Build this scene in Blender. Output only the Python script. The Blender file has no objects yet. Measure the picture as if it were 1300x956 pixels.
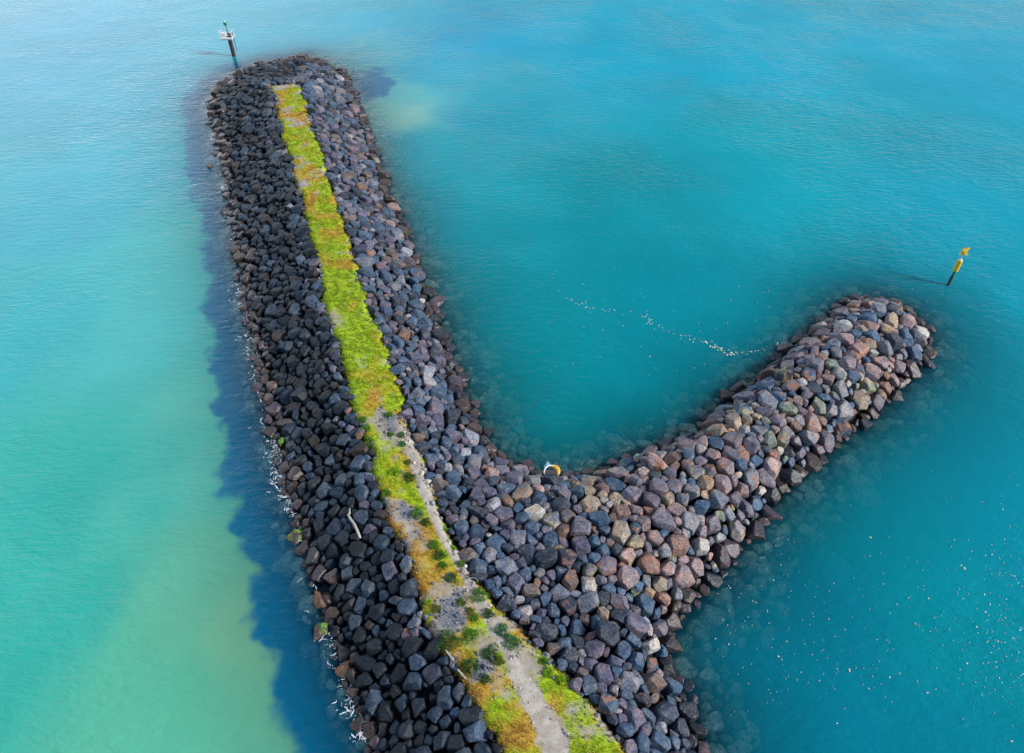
import bpy, math, random
import numpy as np
R = math.radians
rng = np.random.default_rng(11)
random.seed(11)
scene = bpy.context.scene
COL = scene.collection

# ------------------------------------------------------------------ camera
W, H, F = 1300.0, 956.0, 940.0
PITCH, CAMZ = R(44.1), 54.0
cp, sp = math.cos(PITCH), math.sin(PITCH)

def unproj(u, v, z=0.0):
    a, b = (u - W/2)/F, -(v - H/2)/F
    d = np.array([a, cp + b*sp, -sp + b*cp])
    t = (z - CAMZ)/d[2]
    return np.array([d[0]*t, d[1]*t, z])

def proj(P):
    P = np.asarray(P, float)
    x, y, z = P[..., 0], P[..., 1], P[..., 2] - CAMZ
    dep = y*cp - z*sp
    up = y*sp + z*cp
    return W/2 + F*x/dep, H/2 - F*up/dep, dep

def height_for(u, v_top, base):
    best = min(np.arange(0.5, 14, 0.02), key=lambda h: abs(proj(base + np.array([0, 0, h]))[1] - v_top))
    return float(best)

cam = bpy.data.cameras.new("camera"); camo = bpy.data.objects.new("camera", cam); COL.objects.link(camo)
cam.sensor_fit = 'HORIZONTAL'; cam.sensor_width = 36; cam.lens = 36*F/W
cam.clip_start = 0.5; cam.clip_end = 20000
camo.location = (0, 0, CAMZ); camo.rotation_euler = (math.pi/2 - PITCH, 0, 0)
scene.camera = camo

# ------------------------------------------------------------------ light
SUN_EL, SUN_AZ = R(33), R(105)       # azimuth clockwise from +Y (the view direction): from the right, a little behind
world = bpy.data.worlds.new("World"); scene.world = world; world.use_nodes = True
nt = world.node_tree; nt.nodes.clear()
def N(t, kind, **kw):
    n = t.nodes.new(kind)
    for k, v in kw.items(): setattr(n, k, v)
    return n
sky = N(nt, 'ShaderNodeTexSky', sky_type='NISHITA', sun_disc=False)
sky.sun_elevation = SUN_EL; sky.sun_rotation = SUN_AZ; sky.air_density = 1.0; sky.dust_density = 0.4
tc = N(nt, 'ShaderNodeTexCoord')
dot = N(nt, 'ShaderNodeVectorMath', operation='DOT_PRODUCT'); dv = np.array([-0.62, 0.72, 0.30]); dv /= np.linalg.norm(dv)
dot.inputs[1].default_value = dv
nt.links.new(tc.outputs['Generated'], dot.inputs[0])
cn = N(nt, 'ShaderNodeTexNoise'); cn.inputs['Scale'].default_value = 3.2; cn.inputs['Detail'].default_value = 5
nt.links.new(tc.outputs['Generated'], cn.inputs['Vector'])
mr = N(nt, 'ShaderNodeMapRange', interpolation_type='SMOOTHSTEP')
mr.inputs['From Min'].default_value = 0.74; mr.inputs['From Max'].default_value = 1.03
ad = N(nt, 'ShaderNodeMath', operation='MULTIPLY_ADD'); ad.inputs[1].default_value = 0.25; 
sb = N(nt, 'ShaderNodeMath', operation='SUBTRACT'); sb.inputs[1].default_value = 0.5
nt.links.new(cn.outputs['Fac'], sb.inputs[0]); nt.links.new(sb.outputs[0], ad.inputs[0]); nt.links.new(dot.outputs['Value'], ad.inputs[2])
nt.links.new(ad.outputs[0], mr.inputs['Value'])
mx = N(nt, 'ShaderNodeMix', data_type='RGBA'); mx.inputs[7].default_value = (13.0, 14.5, 16.0, 1)
nt.links.new(mr.outputs['Result'], mx.inputs[0]); nt.links.new(sky.outputs[0], mx.inputs[6])
ab = N(nt, 'ShaderNodeVectorMath', operation='ABSOLUTE'); sx = N(nt, 'ShaderNodeSeparateXYZ'); sx2 = N(nt, 'ShaderNodeSeparateXYZ'); cx_ = N(nt, 'ShaderNodeCombineXYZ')
nt.links.new(tc.outputs['Generated'], ab.inputs[0]); nt.links.new(ab.outputs[0], sx.inputs[0]); nt.links.new(tc.outputs['Generated'], sx2.inputs[0])
nt.links.new(sx2.outputs[0], cx_.inputs[0]); nt.links.new(sx2.outputs[1], cx_.inputs[1]); nt.links.new(sx.outputs[2], cx_.inputs[2])
for n_, k_ in ((sky, 'Vector'), (cn, 'Vector')): nt.links.new(cx_.outputs[0], n_.inputs[k_])
nt.links.new(cx_.outputs[0], dot.inputs[0])
bg = N(nt, 'ShaderNodeBackground'); bg.inputs['Strength'].default_value = 0.115
out = N(nt, 'ShaderNodeOutputWorld')
nt.links.new(mx.outputs[2], bg.inputs[0]); nt.links.new(bg.outputs[0], out.inputs[0])

sl = bpy.data.lights.new("sun", 'SUN'); so = bpy.data.objects.new("sun", sl); COL.objects.link(so)
sl.energy = 3.6; sl.angle = R(11); sl.color = (1.0, 0.95, 0.89)
from mathutils import Vector
sd = Vector((math.sin(SUN_AZ)*math.cos(SUN_EL), math.cos(SUN_AZ)*math.cos(SUN_EL), math.sin(SUN_EL)))
so.rotation_euler = sd.to_track_quat('Z', 'Y').to_euler(); so.location = (60, -20, 90)

scene.view_settings.view_transform = 'Standard'; scene.view_settings.look = 'None'
scene.view_settings.exposure = 0.40; scene.view_settings.gamma = 1.0
scene.render.engine = 'CYCLES'
scene.cycles.use_denoising = True
scene.cycles.max_bounces = 6; scene.cycles.diffuse_bounces = 2; scene.cycles.glossy_bounces = 2
scene.cycles.transparent_max_bounces = 8; scene.cycles.caustics_reflective = False; scene.cycles.caustics_refractive = False

# ------------------------------------------------------------------ helpers
def lin(r, g, b):
    c = np.array([r, g, b], float)/255
    return np.where(c <= 0.04045, c/12.92, ((c+0.055)/1.055)**2.4)

def mesh_np(name, V, Fc, mat=None, parent=None, smooth=True, attrs=None, link=True):
    """V (n,3); Fc list of int arrays (m,3)/(m,4) or one array"""
    me = bpy.data.meshes.new(name)
    if not isinstance(Fc, (list, tuple)): Fc = [Fc]
    loops = np.concatenate([f.ravel() for f in Fc]).astype(np.int32)
    counts = np.concatenate([np.full(len(f), f.shape[1]) for f in Fc]).astype(np.int32)
    me.vertices.add(len(V)); me.vertices.foreach_set('co', np.asarray(V, np.float32).ravel())
    me.loops.add(len(loops)); me.loops.foreach_set('vertex_index', loops)
    me.polygons.add(len(counts))
    me.polygons.foreach_set('loop_start', np.concatenate([[0], np.cumsum(counts)[:-1]]).astype(np.int32))
    me.polygons.foreach_set('use_smooth', np.full(len(counts), smooth))
    me.update(calc_edges=True)
    for k, a in (attrs or {}).items():
        a = np.asarray(a, np.float32)
        if a.ndim == 1:
            at = me.attributes.new(k, 'FLOAT', 'POINT'); at.data.foreach_set('value', a)
        else:
            at = me.attributes.new(k, 'FLOAT_COLOR', 'POINT'); at.data.foreach_set('color', a.ravel())
    if mat: me.materials.append(mat)
    o = bpy.data.objects.new(name, me)
    COL.objects.link(o)
    if parent: o.parent = parent
    return o

def tag(o, label=None, cat=None, group=None, kind=None):
    if label: o['label'] = label
    if cat: o['category'] = cat
    if group: o['group'] = group
    if kind: o['kind'] = kind
    return o

def empty(name, loc, rz=0):
    o = bpy.data.objects.new(name, None); COL.objects.link(o); o.location = loc; o.rotation_euler = (0, 0, rz)
    o.empty_display_size = 0.3
    return o

class MB:
    """collects tubes, boxes and lathes into one mesh"""
    def __init__(s): s.v = []; s.f3 = []; s.f4 = []; s.n = 0
    def add(s, V, quads=(), tris=()):
        s.v.append(np.asarray(V, float))
        if len(quads): s.f4.append(np.asarray(quads, int) + s.n)
        if len(tris): s.f3.append(np.asarray(tris, int) + s.n)
        s.n += len(V)
    def tube(s, pts, rad, seg=10, cap=True):
        pts = np.asarray(pts, float); rad = np.broadcast_to(rad, len(pts)); rings = []
        for i, p in enumerate(pts):
            d = pts[min(i+1, len(pts)-1)] - pts[max(i-1, 0)]; d /= np.linalg.norm(d)
            a = np.cross(d, [0, 0, 1.0] if abs(d[2]) < 0.9 else [1.0, 0, 0]); a /= np.linalg.norm(a); b = np.cross(d, a)
            th = np.arange(seg)*2*math.pi/seg
            rings.append(p + rad[i]*(np.cos(th)[:, None]*a + np.sin(th)[:, None]*b))
        V = np.concatenate(rings); q = []
        for i in range(len(pts)-1):
            for k in range(seg):
                q.append((i*seg+k, i*seg+(k+1) % seg, (i+1)*seg+(k+1) % seg, (i+1)*seg+k))
        t = []
        if cap:
            V = np.concatenate([V, pts[:1], pts[-1:]]); c0, c1 = len(V)-2, len(V)-1; l = (len(pts)-1)*seg
            for k in range(seg):
                t.append((k, c0, (k+1) % seg)); t.append((l+k, l+(k+1) % seg, c1))
        s.add(V, q, t)
    def box(s, c, size, M=None):
        c = np.asarray(c, float); h = np.asarray(size, float)/2
        V = np.array([(x, y, z) for x in (-1, 1) for y in (-1, 1) for z in (-1, 1)])*h
        if M is not None: V = V @ np.asarray(M).T
        s.add(V + c, [(0, 1, 3, 2), (4, 6, 7, 5), (0, 4, 5, 1), (2, 3, 7, 6), (0, 2, 6, 4), (1, 5, 7, 3)])
    def build(s, name, mat, parent=None, smooth=False):
        fs = [np.concatenate(x) for x in (s.f4, s.f3) if x]
        return mesh_np(name, np.concatenate(s.v), fs, mat, parent, smooth)

def ico(level):
    t = (1+5**.5)/2
    V = [(-1,t,0),(1,t,0),(-1,-t,0),(1,-t,0),(0,-1,t),(0,1,t),(0,-1,-t),(0,1,-t),(t,0,-1),(t,0,1),(-t,0,-1),(-t,0,1)]
    Fc = [(0,11,5),(0,5,1),(0,1,7),(0,7,10),(0,10,11),(1,5,9),(5,11,4),(11,10,2),(10,7,6),(7,1,8),(3,9,4),(3,4,2),(3,2,6),(3,6,8),(3,8,9),(4,9,5),(2,4,11),(6,2,10),(8,6,7),(9,8,1)]
    V = [np.array(v)/np.linalg.norm(v) for v in V]
    for _ in range(level):
        mid = {}; nf = []
        def m(a, b):
            k = (min(a, b), max(a, b))
            if k not in mid:
                p = V[a]+V[b]; V.append(p/np.linalg.norm(p)); mid[k] = len(V)-1
            return mid[k]
        for a, b, c in Fc:
            x, y, z = m(a, b), m(b, c), m(c, a); nf += [(a, x, z), (b, y, x), (c, z, y), (x, y, z)]
        Fc = nf
    return np.array(V), np.array(Fc)
ICO = {k: ico(k) for k in (0, 1, 2, 3)}

# value noise in the plane
_tab = rng.random((256, 256))
def vnoise(x, y, s=1.0, off=0):
    x = np.asarray(x, float)/s + 37.3 + off*17.7; y = np.asarray(y, float)/s + 11.9 + off*5.1
    xi, yi = np.floor(x).astype(int), np.floor(y).astype(int); fx, fy = x-xi, y-yi
    fx, fy = fx*fx*(3-2*fx), fy*fy*(3-2*fy)
    g = lambda a, b: _tab[a % 256, b % 256]
    return (g(xi, yi)*(1-fx)+g(xi+1, yi)*fx)*(1-fy) + (g(xi, yi+1)*(1-fx)+g(xi+1, yi+1)*fx)*fy

def seg_dist(P, poly, closed=True):
    """distance of points (n,2) to a polyline (m,2)"""
    A = poly; B = np.roll(poly, -1, 0) if closed else poly[1:]
    if not closed: A = poly[:-1]
    best = np.full(len(P), 1e9); par = np.zeros(len(P))
    for i, (a, b) in enumerate(zip(A, B)):
        d = b-a; t = np.clip(((P-a) @ d)/(d @ d + 1e-12), 0, 1)
        q = np.hypot(*(P - a - t[:, None]*d).T)
        m = q < best; best[m] = q[m]; par[m] = i + t[m]
    return best, par

def inside(P, poly):
    c = np.zeros(len(P), bool); A = poly; B = np.roll(poly, -1, 0)
    x, y = P.T
    for (x1, y1), (x2, y2) in zip(A, B):
        if y1 == y2: continue
        m = ((y1 > y) != (y2 > y)) & (x < (x2-x1)*(y-y1)/(y2-y1) + x1)
        c ^= m
    return c

# ------------------------------------------------------------------ the plan of the breakwater, recovered from the view
HC = 3.4
WL = [(385,70),(330,79),(295,92),(273,113),(268,130),(274,160),(280,190),(288,225),(294,255),(298,290),(306,330),(313,370),(319,410),(327,450),(338,500),
      (346,540),(358,580),(371,630),(386,680),(397,720),(411,765),(428,810),(441,845),(452,880),(476,935)]
WR = [(385,70),(412,79),(436,93),(444,110),(455,140),(470,180),(483,215),(497,255),(510,285),(525,320),(540,365),(555,405),(570,450),(586,495),(604,540),
      (622,570),(650,590),(680,602),(712,607),(745,605),(775,594),(800,582),(828,572),(860,563),(890,545),(915,520),(945,495),(975,470),(1005,445),(1033,420),
      (1055,397),(1082,381),(1120,378),(1150,390),(1174,413),(1180,438),(1166,465),(1140,490),(1112,518),(1085,540),(1052,565),(1022,592),(992,622),(965,652),
      (936,690),(912,720),(886,747),(864,772),(848,800),(846,832),(862,866),(878,905),(890,940)]
CL = [(343,108),(350,130),(356,155),(364,190),(375,225),(385,260),(393,300),(403,340),(415,390),(426,430),(438,470),(450,515),(461,550),(475,590),
      (490,640),(505,680),(520,720),(534,760),(549,800),(566,838),(586,866),(630,940)]
CR = [(380,105),(388,130),(398,165),(410,200),(420,235),(430,265),(441,300),(453,340),(468,385),(487,430),(500,465),(510,500),(518,540),(530,570),
      (546,610),(561,650),(577,690),(600,730),(622,757),(650,790),(680,820),(700,840),(720,862),(790,940)]
up2 = lambda L, z: np.array([unproj(u, v, z)[:2] for u, v in L])
wl, wr, cl, cr = up2(WL, 0.35), up2(WR, 0.35), up2(CL, HC), up2(CR, HC)
def ext(P, y, x=None): return np.vstack([P, [[P[-1, 0] + (x or 0), y]]])
wl, wr, cl, cr = ext(wl, -8, .8), ext(wr, -8, 1.5), ext(cl, -8, 1), ext(cr, -8, 2)
WATERPOLY = np.vstack([wl[::-1], wr[1:]])
CRESTPOLY = np.vstack([cl[::-1], cr])
def ragged(Pl, k):
    seg = np.concatenate([[0], np.cumsum(np.hypot(*np.diff(Pl, axis=0).T))]); q = np.arange(0, seg[-1], 1.1)
    x, y = np.interp(q, seg, Pl[:, 0]), np.interp(q, seg, Pl[:, 1])
    return np.column_stack([x + 0.65*(vnoise(q, q*0, 2.1, k)-.5) + .45*(vnoise(q, q*0, .9, k+3)-.5), y])
cl_s, cr_s = cl, cr
cl, cr = ragged(cl, 50), ragged(cr, 60)
CRESTPOLY = np.vstack([cl[::-1], cr])
RIDGE = np.array([unproj(u, v, z)[:2] for u, v, z in [(605,690,3.2),(720,655,3.1),(810,640,3.0),(880,605,2.9),(960,540,2.8),(1040,470,2.7),(1105,420,2.4)]])
RIDGEZ = np.array([3.2, 3.1, 3.0, 2.9, 2.8, 2.7, 2.4])
APRON = np.array([unproj(u, v, 3.0)[:2] for u, v in [(640,740),(740,720),(790,800),(760,866),(800,960)]])

def fields(P):
    P = np.asarray(P, float)
    d, _ = seg_dist(P, WATERPOLY); ins = inside(P, WATERPOLY)
    e, _ = seg_dist(P, CRESTPOLY); cin = inside(P, CRESTPOLY)
    e = np.where(cin, 0, e)
    r, par = seg_dist(P, RIDGE, closed=False)
    rz = np.interp(par, np.arange(len(RIDGE)), RIDGEZ)
    ra, _ = seg_dist(P, APRON, closed=False)
    m1 = HC*d/(d+e+1e-6)
    q = d/(d+np.maximum(r-1.0, 0)+1e-6); m2 = rz*np.sin(np.clip(q, 0, 1)*math.pi/2)**0.9
    q = d/(d+np.maximum(ra-1.0, 0)+1e-6); m3 = 2.6*q
    z = np.maximum(np.maximum(m1, m2), m3)
    z = np.where(ins, z, -np.minimum(d*0.36, 5.5))
    return z, np.where(ins, -d, d), np.where(cin, -1, e), cin, r

def hz(x, y): return float(fields(np.array([[x, y]]))[0][0])

# ------------------------------------------------------------------ materials
def new_mat(name):
    m = bpy.data.materials.new(name); m.use_nodes = True; m.node_tree.nodes.clear()
    o = N(m.node_tree, 'ShaderNodeOutputMaterial'); return m, m.node_tree, o
def L(t, a, b): t.links.new(a, b)
def mixc(t, fac, a, b, blend='MIX'):
    n = N(t, 'ShaderNodeMix', data_type='RGBA', blend_type=blend)
    for i, x in ((0, fac), (6, a), (7, b)):
        if hasattr(x, 'is_output'): L(t, x, n.inputs[i])
        else: n.inputs[i].default_value = x if i == 0 else (tuple(x)+(1,))[:4]
    return n.outputs[2]
def math_(t, op, a, b=None, c=None):
    n = N(t, 'ShaderNodeMath', operation=op)
    for i, x in enumerate((a, b, c)):
        if x is None: continue
        if hasattr(x, 'is_output'): L(t, x, n.inputs[i])
        else: n.inputs[i].default_value = x
    return n.outputs[0]
def maprange(t, v, a, b, c=0, d=1, smooth=True):
    n = N(t, 'ShaderNodeMapRange'); 
    if smooth: n.interpolation_type = 'SMOOTHSTEP'
    L(t, v, n.inputs['Value'])
    for k, x in zip(('From Min', 'From Max', 'To Min', 'To Max'), (a, b, c, d)): n.inputs[k].default_value = x
    return n.outputs['Result']
def noise(t, vec, scale, detail=3, rough=0.55, dist=0):
    n = N(t, 'ShaderNodeTexNoise'); n.inputs['Scale'].default_value = scale; n.inputs['Detail'].default_value = detail
    n.inputs['Roughness'].default_value = rough; n.inputs['Distortion'].default_value = dist
    if vec is not None: L(t, vec, n.inputs['Vector'])
    return n
def attr(t, name): return N(t, 'ShaderNodeAttribute', attribute_name=name)
def pos(t): return N(t, 'ShaderNodeNewGeometry').outputs['Position']
def simple(name, col, rough=0.6, metal=0, var=0.15, scale=6, col2=None, bump=0.0):
    m, t, o = new_mat(name); b = N(t, 'ShaderNodeBsdfPrincipled')
    tcn = N(t, 'ShaderNodeTexCoord'); n = noise(t, tcn.outputs['Object'], scale, 4)
    c2 = col2 if col2 is not None else tuple(x*(1-2*var) for x in col)
    L(t, mixc(t, maprange(t, n.outputs['Fac'], 0.35, 0.65), col, c2), b.inputs['Base Color'])
    b.inputs['Roughness'].default_value = rough; b.inputs['Metallic'].default_value = metal
    if bump:
        bn = N(t, 'ShaderNodeBump'); bn.inputs['Strength'].default_value = bump; bn.inputs['Distance'].default_value = 0.02
        L(t, n.outputs['Fac'], bn.inputs['Height']); L(t, bn.outputs[0], b.inputs['Normal'])
    L(t, b.outputs[0], o.inputs[0]); return m

def rock_material():
    m, t, o = new_mat("basalt"); b = N(t, 'ShaderNodeBsdfPrincipled'); p = pos(t)
    c1 = attr(t, 'rock_col'); c2 = attr(t, 'rock_alt'); wet = attr(t, 'wet')
    n1 = noise(t, p, 1.5, 5, 0.62, 0.6); n2 = noise(t, p, 6.0, 5, 0.65); n3 = noise(t, p, 17.0, 3, 0.6)
    col = mixc(t, maprange(t, n1.outputs['Fac'], 0.47, 0.64), c1.outputs['Color'], c2.outputs['Color'])
    n4 = noise(t, p, .9, 3, .5, .3)
    shade = mixc(t, maprange(t, n4.outputs['Fac'], .42, .62), (.68, .82, 1.0), (1.2, 1.08, 1.0))
    col = mixc(t, .75, col, shade, 'MULTIPLY')
    # fine grain of the stone
    g = maprange(t, n2.outputs['Fac'], 0.28, 0.72, 0.5, 1.6)
    gm = N(t, 'ShaderNodeVectorMath', operation='SCALE'); L(t, col, gm.inputs[0]); L(t, g, gm.inputs['Scale'])
    # pale lichen and salt flecks where the boulder carries them
    fl = math_(t, 'MULTIPLY', maprange(t, n3.outputs['Fac'], 0.55, 0.66), maprange(t, n2.outputs['Fac'], 0.45, 0.6))
    fl = math_(t, 'MULTIPLY', fl, c2.outputs['Alpha'])
    col = mixc(t, fl, gm.outputs[0], (0.42, 0.43, 0.42))
    L(t, col, b.inputs['Base Color'])
    L(t, maprange(t, wet.outputs['Fac'], 0, 1, 0.62, 0.3, False), b.inputs['Roughness'])
    b.inputs['Specular IOR Level'].default_value = 0.33
    bn = N(t, 'ShaderNodeBump'); bn.inputs['Strength'].default_value = 0.75; bn.inputs['Distance'].default_value = 0.09
    hsum = math_(t, 'MULTIPLY_ADD', n2.outputs['Fac'], 0.45, n1.outputs['Fac'])
    L(t, hsum, bn.inputs['Height']); L(t, bn.outputs[0], b.inputs['Normal'])
    L(t, b.outputs[0], o.inputs[0]); return m
MROCK = rock_material()

# ------------------------------------------------------------------ boulders: packing
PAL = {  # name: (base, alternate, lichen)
 'left': [('black', (.008,.013,.018), (.015,.022,.030)), ('charcoal', (.015,.022,.030), (.027,.036,.046)), ('dark slate-blue', (.016,.032,.052), (.032,.053,.077)),  # seaward set: wet basalt, with the slope's shade put into darker, bluer tones
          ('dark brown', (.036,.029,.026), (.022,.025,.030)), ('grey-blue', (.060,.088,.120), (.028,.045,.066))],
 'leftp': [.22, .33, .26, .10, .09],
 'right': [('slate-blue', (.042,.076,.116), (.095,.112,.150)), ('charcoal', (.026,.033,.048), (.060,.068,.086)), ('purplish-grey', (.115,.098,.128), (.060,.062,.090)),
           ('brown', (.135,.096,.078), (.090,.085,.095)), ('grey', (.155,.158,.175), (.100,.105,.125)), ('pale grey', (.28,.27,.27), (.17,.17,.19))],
 'rightp': [.30, .20, .22, .10, .14, .04],
 'spur': [('slate-blue', (.040,.086,.138), (.120,.130,.165)), ('purplish-grey', (.165,.138,.155), (.115,.095,.115)), ('tan', (.30,.225,.155), (.20,.17,.15)),
          ('rust-brown', (.22,.115,.085), (.165,.125,.115)), ('grey', (.20,.195,.20), (.125,.135,.155)), ('pale grey', (.37,.34,.30), (.22,.21,.20)),
          ('pinkish-brown', (.275,.185,.165), (.165,.135,.145)), ('charcoal', (.050,.056,.072), (.09,.095,.11)), ('greenish-grey', (.19,.205,.150), (.13,.13,.115))],
 'spurp': [.15, .22, .08, .09, .13, .06, .18, .06, .03],
 'wet': [('wet dark brown', (.062,.044,.036), (.040,.036,.036)), ('wet black', (.022,.024,.030), (.045,.042,.044)), ('wet purple-brown', (.070,.048,.052), (.04,.036,.042))],
 'wetp': [.45, .25, .30],
 'sub': [('olive', (.36,.37,.20), (.16,.17,.11)), ('brown', (.13,.12,.085), (.24,.23,.15)), ('pale olive', (.74,.72,.46), (.42,.42,.26))],
 'subp': [.32, .24, .44],
}

pts, rads = [], []
class Hash:
    def __init__(s, c): s.c = c; s.d = {}
    def near(s, x, y, R_):
        k = int(math.ceil(R_/s.c)); i, j = int(x//s.c), int(y//s.c)
        for a in range(i-k, i+k+1):
            for b in range(j-k, j+k+1):
                yield from s.d.get((a, b), ())
    def put(s, x, y, id_): s.d.setdefault((int(x//s.c), int(y//s.c)), []).append(id_)
hsh = Hash(0.8)
xmin, ymin = WATERPOLY.min(0) - 7; xmax, ymax = WATERPOLY.max(0) + 7
ymin = 10
cand_all = rng.random((330000, 2))*[xmax-xmin, ymax-ymin] + [xmin, ymin]
z_, s_, e_, cin_, r_ = fields(cand_all)
left_ = None
def is_left(P):
    """seaward side of the main arm: left of the middle of the crest"""
    ys = np.linspace(8, 175, 200)
    def xat(L_):
        o = np.argsort(L_[:, 1]); return np.interp(P[:, 1], L_[o, 1], L_[o, 0])
    mid = 0.5*(xat(cl_s)+xat(cr_s)); return P[:, 0] < mid
ok = (s_ < 6.0) & (e_ > 0.10)
okl = is_left(cand_all)
ok &= ~((s_ > 2.0) & okl)
keep = np.ones(len(cand_all), bool)
far = s_ > 0.8
keep &= ~(far & (rng.random(len(cand_all)) > np.clip(.85 - (s_-0.8)/5.0, 0.015, 1)))
sel = ok & keep
cand, cs, ce, cleft = cand_all[sel], s_[sel], e_[sel], okl[sel]
sp_ = np.clip((cand[:, 0] - np.interp(cand[:, 1], np.sort(cr_s[:, 1]), cr_s[np.argsort(cr_s[:, 1]), 0]) - 3)/8, 0, 1)
big = np.where(cleft, 0.475, 0.50+.10*sp_)*np.interp(cand[:, 1], [25, 50, 90, 140], [.84, .92, 1.02, 1.12])
sizes = big*np.clip(rng.lognormal(-0.06, 0.32, len(cand)), 0.5, 1.75)
order = np.argsort(-sizes[: len(cand)//4*1])          # a first share of large ones, largest first
rest = np.arange(len(order), len(cand))
sizes[rest] = np.maximum(sizes[rest]*.72, .37)
order = np.concatenate([order, rest[np.argsort(-sizes[rest])]])
for i in order:
    x, y = cand[i]; r0 = sizes[i]
    if ce[i] < r0*0.78: continue
    good = True
    for j in hsh.near(x, y, r0+1.2):
        dx, dy = pts[j][0]-x, pts[j][1]-y
        if dx*dx+dy*dy < (0.80*(r0+rads[j]))**2: good = False; break
    if good:
        hsh.put(x, y, len(pts)); pts.append((x, y)); rads.append(r0)
# boulders standing loose in the water, seen off the seaward slope and round the spur
LOOSE = [(405,797,.95,'green'),(404,761,.85,'orange'),(417,760,.75,'brown'),(437,847,.95,'orange'),(375,677,.8,'green'),(356,560,.7,'green'),(266,209,.7,'brown'),(287,230,.6,'brown'),(284,268,.9,'brown'),(300,352,.7,'brown'),(414,784,.4,'brown')]
P = np.array(pts); RD = np.array(rads); n_main = len(P)
lp = np.array([unproj(u, v, .3)[:2] for u, v, *_ in LOOSE])
clear = np.array([min(np.hypot(*(lp - q).T) - (np.array([l[2] for l in LOOSE])*.5 + r*.75)) > 0 for q, r in zip(P, RD)])
P, RD = P[clear], RD[clear]; n_main = len(P)
P = np.vstack([P, lp]); RD = np.concatenate([RD, [l[2] for l in LOOSE]])
Z, S, E, CIN, RR = fields(P)
eps = 0.25
gx = (fields(P+[eps, 0])[0] - fields(P-[eps, 0])[0])/(2*eps); gy = (fields(P+[0, eps])[0] - fields(P-[0, eps])[0])/(2*eps)
NB = len(P); LEFT = is_left(P)
D0 = 0.5*(1+0)
Zc = Z + RD*rng.normal(0.02, 0.13, NB)
Zc[:n_main] = np.where(Z[:n_main] < -.3, np.minimum(Zc[:n_main]+.12, -RD[:n_main]*.66), Zc[:n_main])
RD[n_main:] *= .62
Zc[n_main:] = 0.0
print("BOULDERS", NB, "above water", int((Z > 0).sum()), "sub", int((Z < -.3).sum()), "harbour sub", int(((Z < -.3) & ~LEFT).sum()), np.percentile(Zc[Z<-.3]+.6*RD[Z<-.3], [5,50,95]))
POS = np.column_stack([P, Zc])

def boulder_mesh(i, level, nbr):
    r = RD[i]
    n = np.array([-gx[i], -gy[i], 1.0]); n[:2] *= .85; n += rng.normal(0, .12, 3); n /= np.linalg.norm(n)
    V, Fc = ICO[level]
    nrm, dist = [], []
    for j in nbr[i]:
        d = POS[j]-POS[i]; L_ = np.linalg.norm(d)
        share = RD[i]/(RD[i]+RD[j])
        q = d/L_ + n*rng.uniform(-.3, .7) + rng.normal(0, .06, 3); q /= np.linalg.norm(q)
        dd = min(L_*share*rng.uniform(.93, 1.04), 1.5*r)
        nrm.append(q); dist.append(dd)
    for k in range(rng.integers(3, 7)):
        q = n*rng.uniform(.25, 1.2) + rng.normal(0, .75, 3)
        q /= np.linalg.norm(q)
        nrm.append(q); dist.append(r*rng.uniform(.62, 1.0))
    for k in range(5):
        q = rng.normal(0, 1, 3); q /= np.linalg.norm(q); nrm.append(q); dist.append(r*rng.uniform(.85, 1.2))
    if rng.random() < .3:
        q = np.cross(n, rng.normal(0, 1, 3)); q /= np.linalg.norm(q); w_ = rng.uniform(.58, .78)*r
        nrm += [q, -q]; dist += [w_, w_]
    nrm.append(n); dist.append(r*rng.uniform(.5, .85)); nrm.append(-n); dist.append(r*.75)
    nrm, dist = np.array(nrm), np.array(dist)
    A = np.maximum(V @ nrm.T, 0)/dist
    pw = rng.uniform(40, 140)
    rad = 1.0/np.maximum((A**pw).sum(1)**(1/pw), .5/r)
    k1, k2 = rng.normal(0, 3.2, 3), rng.normal(0, 6.5, 3)
    rad *= 1 + .012*np.sin(V @ k1 + rng.uniform(0, 6)) + .009*np.sin(V @ k2 + rng.uniform(0, 6))
    V = V*rad[:, None]
    if zone[i] == 'sub':
        over = V[:, 2].max() + POS[i, 2] + rng.uniform(.06, .2)
        if over > 0: V = V - [0, 0, over]
    return V, Fc

# neighbours
nbr = [[] for _ in range(NB)]
for i in range(NB):
    d = np.hypot(P[:, 0]-P[i, 0], P[:, 1]-P[i, 1])
    idx = np.argsort(d)[1:11]
    nbr[i] = [int(j) for j in idx if d[j] < 1.75*(RD[i]+RD[j]) and j < n_main] if i < n_main else []

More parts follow.
